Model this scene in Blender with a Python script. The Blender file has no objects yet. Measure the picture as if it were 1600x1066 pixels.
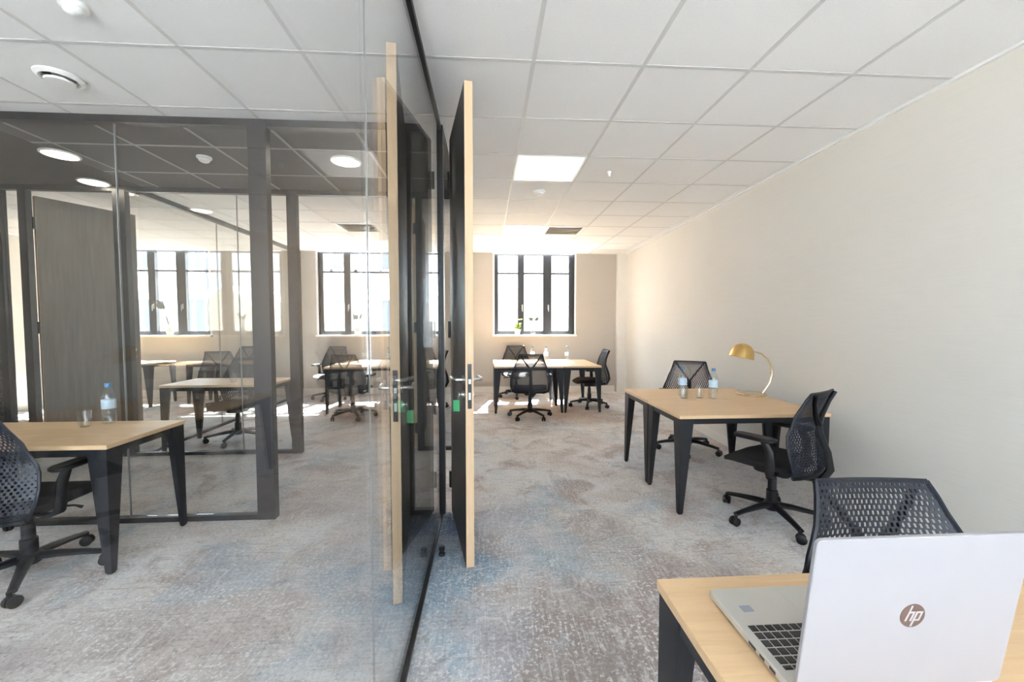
import bpy, math, random
from mathutils import Vector, Matrix
random.seed(7)
R = math.radians
scene = bpy.context.scene
col = scene.collection

# ---------------------------------------------------------------- camera, world, sun, exposure
CAM_Z = 1.396
cd = bpy.data.cameras.new('camera')
cd.sensor_width = 36.0
cd.lens = 36.0 * 631.66 / 1600.0
cd.clip_start = 0.05
cam = bpy.data.objects.new('camera', cd)
cam.location = (0, 0, CAM_Z)
cam.rotation_euler = (R(90) - 0.0439, 0, -0.0628)
col.objects.link(cam)
scene.camera = cam

world = bpy.data.worlds.new('sky')
scene.world = world
world.use_nodes = True
bg = world.node_tree.nodes['Background']
bg.inputs['Color'].default_value = (0.78, 0.885, 1.0, 1)
bg.inputs['Strength'].default_value = 6.0

sd = bpy.data.lights.new('sun', 'SUN')
sd.energy = 60.0
sd.angle = R(0.6)
sd.color = (1.0, 0.965, 0.92)
sun = bpy.data.objects.new('sun', sd)
el, az = R(56), R(12)
to_sun = Vector((math.sin(az) * math.cos(el), math.cos(az) * math.cos(el), math.sin(el)))
sun.rotation_euler = to_sun.to_track_quat('Z', 'Y').to_euler()
sun.location = (3, 20, 20)
col.objects.link(sun)

LED_POWER = 0.24
LAMP_POWER = 10.0

vs = scene.view_settings
vs.view_transform = 'Standard'
vs.look = 'None'
vs.gamma = 1.0
vs.exposure = 1.62
vs.use_curve_mapping = False
scene.cycles.transparent_max_bounces = 40
scene.cycles.max_bounces = 12
scene.cycles.diffuse_bounces = 6
scene.cycles.glossy_bounces = 6
scene.cycles.use_denoising = True
scene.cycles.sample_clamp_indirect = 8.0
scene.cycles.caustics_reflective = False
scene.cycles.caustics_refractive = False

# ---------------------------------------------------------------- materials
def new_mat(name):
    m = bpy.data.materials.new(name)
    m.use_nodes = True
    nt = m.node_tree
    return m, nt, nt.nodes['Principled BSDF']

def N(nt, kind, **kw):
    n = nt.nodes.new(kind)
    for k, v in kw.items():
        if k in n.inputs.keys():
            n.inputs[k].default_value = v
        else:
            setattr(n, k, v)
    return n

def ramp(nt, fac, stops, interp='LINEAR'):
    r = nt.nodes.new('ShaderNodeValToRGB')
    r.color_ramp.interpolation = interp
    e = r.color_ramp.elements
    while len(e) < len(stops):
        e.new(0.5)
    for i, (p, c) in enumerate(stops):
        e[i].position = p
        e[i].color = (*c, 1) if len(c) == 3 else c
    nt.links.new(fac, r.inputs['Fac'])
    return r.outputs['Color']

def mix(nt, fac, a, b, mode='MIX'):
    n = nt.nodes.new('ShaderNodeMix')
    n.data_type = 'RGBA'
    n.blend_type = mode
    if isinstance(fac, (int, float)):
        n.inputs['Factor'].default_value = fac
    else:
        nt.links.new(fac, n.inputs['Factor'])
    for s, v in (('A', a), ('B', b)):
        sock = [i for i in n.inputs if i.name == s and i.type == 'RGBA'][0]
        if isinstance(v, tuple):
            sock.default_value = (*v, 1)
        else:
            nt.links.new(v, sock)
    return [o for o in n.outputs if o.type == 'RGBA'][0]

def coords(nt, scale=(1, 1, 1), kind='Object', rot=(0, 0, 0)):
    t = nt.nodes.new('ShaderNodeTexCoord')
    mp = nt.nodes.new('ShaderNodeMapping')
    mp.inputs['Scale'].default_value = scale
    mp.inputs['Rotation'].default_value = rot
    nt.links.new(t.outputs[kind], mp.inputs['Vector'])
    return mp.outputs['Vector']

def noise(nt, vec, scale, detail=4, rough=0.55, dist=0.0):
    n = N(nt, 'ShaderNodeTexNoise', Scale=scale, Detail=detail, Roughness=rough, Distortion=dist)
    nt.links.new(vec, n.inputs['Vector'])
    return n.outputs['Fac']

def bump(nt, b, h, strength=0.2, dist=0.005):
    n = N(nt, 'ShaderNodeBump', Strength=strength, Distance=dist)
    nt.links.new(h, n.inputs['Height'])
    nt.links.new(n.outputs['Normal'], b.inputs['Normal'])

def plain(name, c, rough=0.5, metal=0.0, var=0.06, scale=12.0, bmp=0.0, spec=0.5):
    m, nt, b = new_mat(name)
    v = coords(nt)
    f = noise(nt, v, scale)
    lo = tuple(max(0, x * (1 - var)) for x in c)
    hi = tuple(min(1, x * (1 + var)) for x in c)
    nt.links.new(ramp(nt, f, [(0.3, lo), (0.7, hi)]), b.inputs['Base Color'])
    b.inputs['Roughness'].default_value = rough
    b.inputs['Metallic'].default_value = metal
    b.inputs['Specular IOR Level'].default_value = spec
    if bmp:
        bump(nt, b, noise(nt, v, scale * 8, 2), bmp, 0.002)
    return m

def emitter(name, c, strength):
    m, nt, b = new_mat(name)
    b.inputs['Base Color'].default_value = (0.6, 0.6, 0.6, 1)
    b.inputs['Emission Color'].default_value = (*c, 1)
    b.inputs['Emission Strength'].default_value = strength
    return m

def thin_glass(name, tint=(0.985, 0.99, 0.987), f0=0.04, rough=0.0, gain=1.0):
    """clear sheet: passes light straight through, mirrors by angle on either face"""
    m = bpy.data.materials.new(name)
    m.use_nodes = True
    nt = m.node_tree
    nt.nodes.clear()
    out = nt.nodes.new('ShaderNodeOutputMaterial')
    geo = nt.nodes.new('ShaderNodeNewGeometry')
    dot = nt.nodes.new('ShaderNodeVectorMath'); dot.operation = 'DOT_PRODUCT'
    nt.links.new(geo.outputs['Normal'], dot.inputs[0]); nt.links.new(geo.outputs['Incoming'], dot.inputs[1])
    ab = N(nt, 'ShaderNodeMath', operation='ABSOLUTE'); nt.links.new(dot.outputs['Value'], ab.inputs[0])
    inv = N(nt, 'ShaderNodeMath', operation='SUBTRACT'); inv.inputs[0].default_value = 1.0
    nt.links.new(ab.outputs[0], inv.inputs[1])
    pw = N(nt, 'ShaderNodeMath', operation='POWER'); pw.inputs[1].default_value = 5.0
    nt.links.new(inv.outputs[0], pw.inputs[0])
    mu = N(nt, 'ShaderNodeMath', operation='MULTIPLY_ADD')
    mu.inputs[1].default_value = (1 - f0) * gain; mu.inputs[2].default_value = f0
    nt.links.new(pw.outputs[0], mu.inputs[0])
    tr = N(nt, 'ShaderNodeBsdfTransparent', Color=(*tint, 1))
    gl = N(nt, 'ShaderNodeBsdfAnisotropic', Roughness=rough)
    mx = nt.nodes.new('ShaderNodeMixShader')
    nt.links.new(mu.outputs[0], mx.inputs['Fac'])
    nt.links.new(tr.outputs[0], mx.inputs[1]); nt.links.new(gl.outputs[0], mx.inputs[2])
    nt.links.new(mx.outputs[0], out.inputs['Surface'])
    return m

def wood(name, a, b_, rough=0.45, axis=0, scale=1.0):
    m, nt, b = new_mat(name)
    s = [22.0 * scale, 22.0 * scale, 22.0 * scale]; s[axis] = 1.2 * scale
    v = coords(nt, tuple(s))
    f = noise(nt, v, 1.6, 6, 0.6, 0.6)
    f2 = noise(nt, v, 9.0, 3)
    c = ramp(nt, f, [(0.3, a), (0.7, b_)])
    dark = tuple(x * 0.82 for x in a)
    c = mix(nt, ramp(nt, f2, [(0.55, (0, 0, 0)), (0.75, (0.5, 0.5, 0.5))]), c, dark)
    nt.links.new(c, b.inputs['Base Color'])
    b.inputs['Roughness'].default_value = rough
    bump(nt, b, f2, 0.08, 0.001)
    return m

FIELDS = [
    (0.55, 1.40, 0.95, (0.27, 0.215, 0.195), 0.85), (1.05, 1.95, 0.55, (0.34, 0.27, 0.25), 0.7), (0.30, 0.80, 0.60, (0.36, 0.30, 0.29), 0.7),
    (-0.10, 1.50, 0.45, (0.36, 0.37, 0.43), 0.7), (-0.25, 2.15, 0.50, (0.16, 0.30, 0.43), 0.75), (0.05, 2.75, 0.50, (0.36, 0.37, 0.43), 0.5),
    (0.45, 2.35, 0.40, (0.28, 0.38, 0.45), 0.55), (-0.42, 2.75, 0.40, (0.12, 0.20, 0.34), 0.8), (0.85, 2.55, 0.40, (0.40, 0.36, 0.33), 0.5),
    (-1.45, 2.25, 0.35, (0.36, 0.42, 0.50), 0.6), (-1.05, 2.0, 0.40, (0.42, 0.35, 0.33), 0.6), (-1.75, 1.75, 0.50, (0.36, 0.32, 0.31), 0.5),
    (1.30, 5.85, 0.65, (0.45, 0.34, 0.27), 0.6), (-1.20, 3.3, 0.70, (0.45, 0.36, 0.31), 0.5),
]
def carpet():
    m, nt, b = new_mat('distressed_carpet')
    v = coords(nt)
    L = nt.links
    W = lambda k: (k, k, k)
    big = noise(nt, v, 0.8, 3, 0.55, 0.6)
    c = ramp(nt, big, [(0.34, (0.50, 0.44, 0.41)), (0.46, (0.65, 0.61, 0.58)), (0.56, (0.67, 0.66, 0.66)), (0.68, (0.57, 0.585, 0.62))])
    mid = noise(nt, v, 2.3, 5, 0.62, 0.8)
    c = mix(nt, ramp(nt, mid, [(0.36, W(0.85)), (0.48, W(0))]), c, (0.37, 0.30, 0.275))
    blue = noise(nt, coords(nt, rot=(0, 0, 0.6)), 1.25, 4, 0.62, 0.6)
    c = mix(nt, ramp(nt, blue, [(0.53, W(0)), (0.66, W(0.7))]), c, (0.33, 0.42, 0.50))
    rose = noise(nt, coords(nt, rot=(0.3, 0, 2.1)), 1.7, 4, 0.6, 0.5)
    c = mix(nt, ramp(nt, rose, [(0.56, W(0)), (0.68, W(0.6))]), c, (0.47, 0.36, 0.33))
    # larger woven colour fields, ragged at their rims
    dw = N(nt, 'ShaderNodeTexNoise', Scale=1.9, Detail=4.0, Roughness=0.65)
    L.new(v, dw.inputs['Vector'])
    wv = nt.nodes.new('ShaderNodeVectorMath'); wv.operation = 'MULTIPLY_ADD'
    L.new(dw.outputs['Color'], wv.inputs[0]); wv.inputs[1].default_value = (1.3, 1.3, 0); L.new(v, wv.inputs[2])
    for (px, py, pr, pc, pk) in FIELDS:
        ds = nt.nodes.new('ShaderNodeVectorMath'); ds.operation = 'DISTANCE'
        L.new(wv.outputs[0], ds.inputs[0]); ds.inputs[1].default_value = (px + 0.65, py + 0.65, 0)
        c = mix(nt, ramp(nt, ds.outputs['Value'], [(pr * 0.35, W(pk)), (pr, W(0))], 'EASE'), c, pc)
    # faded ornament: warped rings, scrolls and leaf outlines, worn away in places
    d = N(nt, 'ShaderNodeTexNoise', Scale=3.2, Detail=2.0)
    L.new(v, d.inputs['Vector'])
    vm = nt.nodes.new('ShaderNodeVectorMath'); vm.operation = 'MULTIPLY_ADD'
    L.new(d.outputs['Color'], vm.inputs[0]); vm.inputs[1].default_value = (0.30, 0.30, 0); L.new(v, vm.inputs[2])
    def lines(scale, freq, rand):
        vo = N(nt, 'ShaderNodeTexVoronoi', Scale=scale, Randomness=rand)
        L.new(vm.outputs[0], vo.inputs['Vector'])
        w = N(nt, 'ShaderNodeMath', operation='MULTIPLY'); w.inputs[1].default_value = freq
        L.new(vo.outputs['Distance'], w.inputs[0])
        sn = N(nt, 'ShaderNodeMath', operation='SINE'); L.new(w.outputs[0], sn.inputs[0])
        return sn.outputs[0]
    l1, l2 = lines(3.2, 30.0, 0.5), lines(7.5, 18.0, 0.8)
    wear = noise(nt, v, 4.2, 5, 0.72)
    wm1 = ramp(nt, wear, [(0.47, W(0)), (0.62, W(0.5))])
    wm2 = ramp(nt, wear, [(0.40, W(0.4)), (0.52, W(0))])
    c = mix(nt, mix(nt, 1.0, ramp(nt, l1, [(0.55, W(0)), (0.95, W(1))]), wm1, 'MULTIPLY'), c, (0.76, 0.74, 0.73))
    c = mix(nt, mix(nt, 1.0, ramp(nt, l2, [(0.50, W(0)), (0.95, W(1))]), wm2, 'MULTIPLY'), c, (0.27, 0.235, 0.225))
    # woven streaks both ways and worn speckle in clouds
    sx = noise(nt, coords(nt, (70, 5, 1)), 1.0, 3, 0.6)
    sy = noise(nt, coords(nt, (5, 70, 1)), 1.0, 3, 0.6)
    c = mix(nt, ramp(nt, sx, [(0.52, W(0)), (0.70, W(0.5))]), c, (0.72, 0.70, 0.69))
    c = mix(nt, ramp(nt, sy, [(0.30, W(0.5)), (0.47, W(0))]), c, (0.29, 0.26, 0.25))
    cloud = noise(nt, v, 3.1, 3, 0.6)
    sp = noise(nt, v, 55.0, 3, 0.75)
    c = mix(nt, mix(nt, 1.0, ramp(nt, sp, [(0.52, W(0)), (0.62, W(0.85))]), ramp(nt, cloud, [(0.38, W(0.25)), (0.6, W(1))]), 'MULTIPLY'), c, (0.80, 0.79, 0.78))
    sp2 = noise(nt, v, 58.0, 3, 0.75)
    c = mix(nt, mix(nt, 1.0, ramp(nt, sp2, [(0.36, W(0.55)), (0.46, W(0))]), ramp(nt, cloud, [(0.42, W(1)), (0.62, W(0.3))]), 'MULTIPLY'), c, (0.19, 0.17, 0.18))
    L.new(c, b.inputs['Base Color'])
    b.inputs['Roughness'].default_value = 0.95
    b.inputs['Specular IOR Level'].default_value = 0.1
    bump(nt, b, noise(nt, v, 260.0, 2), 0.35, 0.004)
    return m

def wallpaper(name, c):
    m, nt, b = new_mat(name)
    f = noise(nt, coords(nt, (3, 3, 160)), 1.0, 3)
    g = noise(nt, coords(nt), 0.8, 3)
    lo = tuple(x * 0.97 for x in c); hi = tuple(x * 1.03 for x in c)
    cc = mix(nt, 0.5, ramp(nt, f, [(0.35, lo), (0.65, hi)]), ramp(nt, g, [(0.35, lo), (0.65, hi)]))
    nt.links.new(cc, b.inputs['Base Color'])
    b.inputs['Roughness'].default_value = 0.85
    b.inputs['Specular IOR Level'].default_value = 0.2
    bump(nt, b, f, 0.08, 0.001)
    return m

def speckle_dark():
    m, nt, b = new_mat('dark_speckled_wall')
    v = coords(nt)
    f = noise(nt, v, 26.0, 4, 0.75)
    nt.links.new(ramp(nt, f, [(0.42, (0.018, 0.017, 0.016)), (0.62, (0.16, 0.15, 0.14))]), b.inputs['Base Color'])
    b.inputs['Roughness'].default_value = 0.8
    return m

M = {}
M['carpet'] = carpet()
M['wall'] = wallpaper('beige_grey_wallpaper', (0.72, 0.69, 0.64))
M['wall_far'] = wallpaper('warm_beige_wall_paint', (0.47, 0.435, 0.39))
M['wall_dark'] = plain('dark_taupe_paint', (0.085, 0.075, 0.068), 0.8)
M['brown_ceiling'] = plain('dark_brown_ceiling_paint', (0.045, 0.038, 0.032), 0.85)
M['wall_speckle'] = speckle_dark()
M['trim'] = plain('cream_trim_paint', (0.74, 0.71, 0.66), 0.5, var=0.02)
M['white_trim'] = plain('white_trim_paint', (0.82, 0.82, 0.81), 0.45, var=0.02)
M['tile'] = plain('mineral_ceiling_tile', (0.81, 0.815, 0.82), 0.95, var=0.02, scale=60, bmp=0.15, spec=0.1)
M['bar'] = plain('ceiling_grid_metal', (0.60, 0.60, 0.60), 0.5, var=0.02)
M['tile_dark'] = plain('dark_ceiling_tile', (0.125, 0.119, 0.112), 0.95, var=0.05, scale=60, spec=0.1)
M['bar_dark'] = plain('dark_ceiling_grid_metal', (0.30, 0.29, 0.28), 0.5, var=0.02)
M['slab'] = plain('ceiling_void_board', (0.5, 0.5, 0.5), 0.9)
M['frame'] = plain('charcoal_powder_coated_frame', (0.014, 0.013, 0.014), 0.45)
M['win_frame'] = plain('anthracite_window_frame', (0.030, 0.032, 0.036), 0.45)
M['glass'] = thin_glass('partition_glass')
M['win_glass'] = thin_glass('window_glass', (0.93, 0.95, 0.96))
M['seam'] = plain('silicone_joint', (0.30, 0.30, 0.30), 0.4)
M['oak'] = wood('light_oak_top', (0.68, 0.45, 0.25), (0.76, 0.535, 0.315), 0.42, 0)
M['oak_y'] = wood('light_oak_top_cross_grain', (0.68, 0.45, 0.25), (0.76, 0.535, 0.315), 0.42, 1)
M['oak_edge'] = wood('oak_door_edge', (0.62, 0.42, 0.25), (0.72, 0.52, 0.33), 0.5, 2)
M['laminate'] = wood('grey_brown_door_laminate', (0.21, 0.195, 0.185), (0.29, 0.27, 0.255), 0.38, 2, 0.8)
M['laminate_shaded'] = wood('shaded_door_laminate', (0.045, 0.040, 0.038), (0.065, 0.058, 0.055), 0.42, 2, 0.8)  # same grey brown laminate, with the shade on these doors put into its colour
M['steel_black'] = plain('black_powder_coated_steel', (0.011, 0.0115, 0.015), 0.45, spec=0.4)
M['plastic_black'] = plain('black_moulded_plastic', (0.008, 0.008, 0.010), 0.45, spec=0.4)
M['web'] = plain('black_elastomer_web', (0.010, 0.0125, 0.021), 0.42, spec=0.4)
M['fabric_black'] = plain('black_seat_fabric', (0.010, 0.009, 0.011), 0.9, scale=90, bmp=0.4)
M['chrome'] = plain('satin_steel', (0.62, 0.61, 0.59), 0.28, 1.0)
M['black_metal'] = plain('black_hardware', (0.02, 0.02, 0.02), 0.35)
M['brass'] = plain('satin_brass', (0.76, 0.52, 0.20), 0.27, 1.0)
M['brass_pale'] = plain('pale_brass', (0.86, 0.72, 0.50), 0.22, 1.0)
M['pet'] = thin_glass('clear_bottle_plastic', (0.965, 0.985, 0.995), 0.07, 0.03, 0.9)
M['water'] = thin_glass('bottled_water', (0.975, 0.99, 0.998), 0.02, 0.0, 0.5)
M['tumbler'] = thin_glass('tumbler_glass', (0.98, 0.988, 0.99), 0.06)
M['cap_blue'] = plain('blue_cap_plastic', (0.05, 0.20, 0.42), 0.4)
M['label_paper'] = plain('pale_blue_bottle_label', (0.55, 0.70, 0.82), 0.5)
M['silver'] = plain('silver_laptop_shell', (0.335, 0.318, 0.326), 0.45, 0.0, var=0.01, spec=0.3)
M['deck'] = plain('champagne_laptop_deck', (0.55, 0.53, 0.49), 0.45, 0.2, var=0.02)
M['key'] = plain('dark_keycap', (0.022, 0.022, 0.023), 0.5)
M['screen'] = plain('dark_screen', (0.01, 0.01, 0.012), 0.15)
M['logo'] = plain('copper_logo_disc', (0.125, 0.078, 0.066), 0.4, 0.1, var=0.02)
M['logo_light'] = plain('pale_logo_letters', (0.42, 0.39, 0.38), 0.4, var=0.01)
M['sticker'] = plain('grey_sticker', (0.30, 0.32, 0.38), 0.4)
M['led'] = emitter('led_diffuser', (1.0, 0.985, 0.95), LED_POWER)
M['led_off'] = plain('white_diffuser_panel', (0.86, 0.86, 0.88), 0.5, var=0.01)
M['lamp_on'] = emitter('downlight_diffuser', (1.0, 0.93, 0.76), LAMP_POWER)
M['white_plastic'] = plain('white_plastic', (0.80, 0.80, 0.79), 0.4, var=0.02)
M['grille'] = plain('beige_vent_grille', (0.76, 0.73, 0.67), 0.5)
M['green'] = plain('green_key_tag', (0.03, 0.33, 0.10), 0.35)
M['leaf'] = plain('green_leaf', (0.20, 0.32, 0.04), 0.5, var=0.3, scale=30)
M['flower'] = plain('pale_yellow_petal', (0.75, 0.74, 0.30), 0.6, var=0.15)
M['twig'] = plain('silver_grey_twig', (0.16, 0.17, 0.16), 0.6, var=0.2)
M['ceramic'] = plain('white_ceramic', (0.82, 0.82, 0.80), 0.25, var=0.02)
M['facade'] = plain('white_rendered_facade', (0.78, 0.77, 0.74), 0.9, var=0.03, scale=2)
M['facade_cream'] = plain('cream_rendered_facade', (0.80, 0.73, 0.58), 0.9, var=0.03, scale=2)
M['roof'] = plain('blue_grey_slate', (0.30, 0.33, 0.38), 0.7, var=0.1)
M['facade_pane'] = plain('dull_window_pane', (0.07, 0.085, 0.10), 0.6, var=0.1)
M['pavement'] = plain('street_pavement', (0.42, 0.41, 0.40), 0.9)

# ---------------------------------------------------------------- mesh helpers
class MB:
    def __init__(s):
        s.v = []; s.f = []
    def add(s, vs, fs):
        o = len(s.v)
        s.v += [tuple(p) for p in vs]
        s.f += [tuple(i + o for i in f) for f in fs]
        return s
    def box(s, x0, x1, y0, y1, z0, z1):
        return s.add([(x0, y0, z0), (x1, y0, z0), (x1, y1, z0), (x0, y1, z0), (x0, y0, z1), (x1, y0, z1), (x1, y1, z1), (x0, y1, z1)],
                     [(3, 2, 1, 0), (4, 5, 6, 7), (0, 1, 5, 4), (1, 2, 6, 5), (2, 3, 7, 6), (3, 0, 4, 7)])
    def prism(s, poly, z0, z1, poly_top=None):
        n = len(poly); t = poly_top or poly
        vs = [(x, y, z0) for x, y in poly] + [(x, y, z1) for x, y in t]
        fs = [tuple(range(n - 1, -1, -1)), tuple(range(n, 2 * n))] + [(i, (i + 1) % n, n + (i + 1) % n, n + i) for i in range(n)]
        return s.add(vs, fs)
    def rbox(s, x0, x1, y0, y1, z0, z1, r=0.01, seg=4, edge=0.0):
        pts = []
        for cx, cy, a0 in ((x1 - r, y1 - r, 0), (x0 + r, y1 - r, 90), (x0 + r, y0 + r, 180), (x1 - r, y0 + r, 270)):
            for k in range(seg + 1):
                a = R(a0 + 90 * k / seg)
                pts.append((cx + r * math.cos(a), cy + r * math.sin(a)))
        if not edge:
            return s.prism(pts, z0, z1)
        cx, cy = (x0 + x1) / 2, (y0 + y1) / 2
        sx, sy = 1 - 2 * edge / (x1 - x0), 1 - 2 * edge / (y1 - y0)
        ins = [(cx + (x - cx) * sx, cy + (y - cy) * sy) for x, y in pts]
        n = len(pts); rings = [(ins, z0), (pts, z0 + edge), (pts, z1 - edge), (ins, z1)]
        vs = [(x, y, z) for p, z in rings for x, y in p]
        fs = [tuple(range(n - 1, -1, -1)), tuple(range(3 * n, 4 * n))]
        for k in range(3):
            fs += [(k * n + i, k * n + (i + 1) % n, (k + 1) * n + (i + 1) % n, (k + 1) * n + i) for i in range(n)]
        return s.add(vs, fs)
    def lathe(s, prof, n=20, c=(0, 0, 0), axis='Z'):
        vs = []; fs = []
        for r, z in prof:
            for k in range(n):
                a = 2 * math.pi * k / n
                p = (r * math.cos(a), r * math.sin(a), z)
                if axis == 'X': p = (p[2], p[0], p[1])
                if axis == 'Y': p = (p[1], p[2], p[0])
                vs.append((p[0] + c[0], p[1] + c[1], p[2] + c[2]))
        for j in range(len(prof) - 1):
            for k in range(n):
                fs.append((j * n + k, j * n + (k + 1) % n, (j + 1) * n + (k + 1) % n, (j + 1) * n + k))
        if prof[0][0] > 1e-6: fs.append(tuple(range(n - 1, -1, -1)))
        if prof[-1][0] > 1e-6: fs.append(tuple((len(prof) - 1) * n + k for k in range(n)))
        return s.add(vs, fs)
    def tube(s, pts, rad, n=8, flat=1.0):
        """round or flattened tube through points; rad a number or one per point"""
        pts = [Vector(p) for p in pts]
        rr = rad if isinstance(rad, (list, tuple)) else [rad] * len(pts)
        vs = []; fs = []
        up = Vector((0, 0, 1))
        prev = None
        for i, p in enumerate(pts):
            t = (pts[min(i + 1, len(pts) - 1)] - pts[max(i - 1, 0)]).normalized()
            if prev is None:
                side = t.cross(up)
                if side.length < 0.05: side = t.cross(Vector((0, 1, 0)))
                side.normalize()
            else:
                side = (prev - t * prev.dot(t)).normalized()
            prev = side
            nn = side.cross(t).normalized()
            for k in range(n):
                a = 2 * math.pi * (k + 0.5) / n
                vs.append(p + side * (rr[i] * math.cos(a)) + nn * (rr[i] * flat * math.sin(a)))
        for j in range(len(pts) - 1):
            for k in range(n):
                fs.append((j * n + k, j * n + (k + 1) % n, (j + 1) * n + (k + 1) % n, (j + 1) * n + k))
        fs.append(tuple(range(n - 1, -1, -1)))
        fs.append(tuple((len(pts) - 1) * n + k for k in range(n)))
        return s.add(vs, fs)
    def xf(s, mat, start=0):
        for i in range(start, len(s.v)):
            s.v[i] = tuple(mat @ Vector(s.v[i]))
        return s
    def mesh(s, name, mat, smooth=False):
        me = bpy.data.meshes.new(name)
        me.from_pydata(s.v, [], s.f)
        me.materials.append(mat)
        if smooth:
            me.polygons.foreach_set('use_smooth', [True] * len(me.polygons))
            try: me.set_sharp_from_angle(angle=R(40))
            except Exception: pass
        me.update()
        return me
    def build(s, name, mat, parent=None, smooth=False):
        return obj(name, s.mesh(name, mat, smooth), parent)

def obj(name, me, parent=None, loc=None, rz=None, scale=None):
    o = bpy.data.objects.new(name, me)
    col.objects.link(o)
    if parent is not None: o.parent = parent
    if loc is not None: o.location = loc
    if rz is not None: o.rotation_euler = (0, 0, rz)
    if scale is not None: o.scale = scale
    return o

def empty(name, loc=(0, 0, 0), rz=0.0, parent=None):
    o = bpy.data.objects.new(name, None)
    o.empty_display_size = 0.1
    col.objects.link(o)
    o.location = loc
    o.rotation_euler = (0, 0, rz)
    if parent is not None: o.parent = parent
    return o

def tag(o, label, cat, group=None):
    o['label'] = label; o['category'] = cat
    if group: o['group'] = group
    return o

def struct(o, label=None):
    o['kind'] = 'structure'
    if label: o['label'] = label
    return o

def copy_tree(o, parent=None):
    c = o.copy(); col.objects.link(c)
    if parent is not None: c.parent = parent
    for ch in list(o.children): copy_tree(ch, c)
    return c

# ---------------------------------------------------------------- the shell
H = 2.79
GX = -0.332          # side glass partition plane
NY = 2.95            # near cross partition (corridor side of the left room)
FY = 4.45            # far cross partition
RX = -3.60           # glass partition between the two far rooms
WY = 8.10            # window wall
BY = -3.40           # wall behind the camera
LX = -7.40           # far left wall
def rwx(y): return 2.605 + 0.0275 * y

fl = MB().box(-9.0, 3.2, BY - 0.3, WY + 0.3, -0.06, 0.0).build('floor', M['carpet'])
struct(fl, 'grey beige distressed patterned carpet with faded blue patches')

w = MB(); w.prism([(rwx(BY), BY), (3.2, BY), (3.2, WY), (rwx(WY), WY)], 0, H + 0.02)
struct(w.build('wall_right', M['wall']), 'long plain beige grey papered wall')
b_ = MB(); b_.prism([(rwx(BY) - 0.012, BY + 0.02), (rwx(BY), BY + 0.02), (rwx(WY), WY - 0.10), (rwx(WY) - 0.012, WY - 0.10)], 0, 0.10)
struct(b_.build('baseboard_right', M['trim']))

WINS = [(0.16, 1.77), (-3.26, -1.64), (-6.90, -5.28)]
SILL = 1.17
def wall_with_windows(name, x0, x1, y0, y1, wins, mat, z1=H + 0.02, sill=SILL):
    w = MB()
    w.box(x0, x1, y0, y1, 0, sill - 0.02)
    xs = sorted(wins); cur = x0
    for a, b in xs:
        if a > cur: w.box(cur, a, y0, y1, sill - 0.02, z1)
        cur = b
    w.box(cur, x1, y0, y1, sill - 0.02, z1)
    return struct(w.build(name, mat), None)
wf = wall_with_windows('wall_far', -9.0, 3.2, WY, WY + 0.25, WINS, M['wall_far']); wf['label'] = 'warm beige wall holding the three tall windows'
BSILL = 0.60
BWINS = [(-0.15, 2.35), (-3.30, -0.55)]
wb = wall_with_windows('wall_back', -9.0, 3.2, BY - 0.25, BY, BWINS, M['wall'], sill=BSILL); wb['label'] = 'beige wall with windows behind the laptop desk'
struct(MB().box(LX - 0.1, LX, FY + 0.05, WY, 0, H).build('wall_left', M['wall']), 'beige side wall of the furthest room')
struct(MB().box(-3.62, -3.5, BY, NY + 0.04, 0, H).build('wall_left_room', M['wall']), 'beige side wall of the left room')
struct(MB().box(-9.0, -3.62, NY - 0.06, NY + 0.04, 0, H).build('wall_corridor_near', M['wall_dark']), 'dark taupe corridor wall')
struct(MB().box(-9.0, -4.93, FY - 0.03, FY + 0.09, 0, H).build('wall_corridor_far', M['wall_speckle']), 'dark speckled corridor wall beside the open door')
struct(MB().box(-9.0, -8.9, NY + 0.04, FY - 0.03, 0, H).build('wall_corridor_end', M['wall_dark']), 'dark taupe corridor end wall')
struct(MB().box(GX - 0.05, GX + 0.03, FY + 0.06, WY, 0, H).build('wall_room_divider', M['wall']), 'beige wall dividing the two window rooms')
struct(MB().box(-9.0, -0.332 - 0.05, WY - 0.015, WY, 0, 0.12).build('baseboard_far', M['trim']), 'cream skirting board under the far windows')
struct(MB().box(GX + 0.03, rwx(WY) - 0.22, WY - 0.015, WY, 0, 0.12).build('baseboard_window_wall', M['trim']), 'cream skirting board under the far window')
cp = MB().rbox(rwx(WY) - 0.20, rwx(WY) + 0.02, WY - 0.10, WY, 0, H, 0.012)
struct(cp.build('trim_1', M['trim']), 'cream boxed pipe casing in the far corner')

# ceilings: slab, tiles and grid bars on one 600 mm module
TX0, TY0, T = 0.254, 2.204, 0.6
def tile_mesh(name, mat):
    m = MB(); g = 0.009; e = 0.005
    m.add([(g, g, 0.0), (1 - g, g, 0.0), (1 - g, 1 - g, 0.0), (g, 1 - g, 0.0),
           (g - e, g - e, 0.004), (1 - g + e, g - e, 0.004), (1 - g + e, 1 - g + e, 0.004), (g - e, 1 - g + e, 0.004),
           (g - e, g - e, 0.02), (1 - g + e, g - e, 0.02), (1 - g + e, 1 - g + e, 0.02), (g - e, 1 - g + e, 0.02)],
          [(3, 2, 1, 0), (0, 1, 5, 4), (1, 2, 6, 5), (2, 3, 7, 6), (3, 0, 4, 7), (4, 5, 9, 8), (5, 6, 10, 9), (6, 7, 11, 10), (7, 4, 8, 11), (8, 9, 10, 11)])
    return m.mesh(name, mat)
TILE = tile_mesh('ceiling_tile', M['tile']); TILE_D = tile_mesh('dark_ceiling_tile', M['tile_dark'])
BAR = MB().box(0, 1, -0.011, 0.011, -0.002, 0.018).mesh('grid_bar', M['bar'])
BAR_D = MB().box(0, 1, -0.011, 0.011, -0.002, 0.018).mesh('dark_grid_bar', M['bar_dark'])

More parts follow.
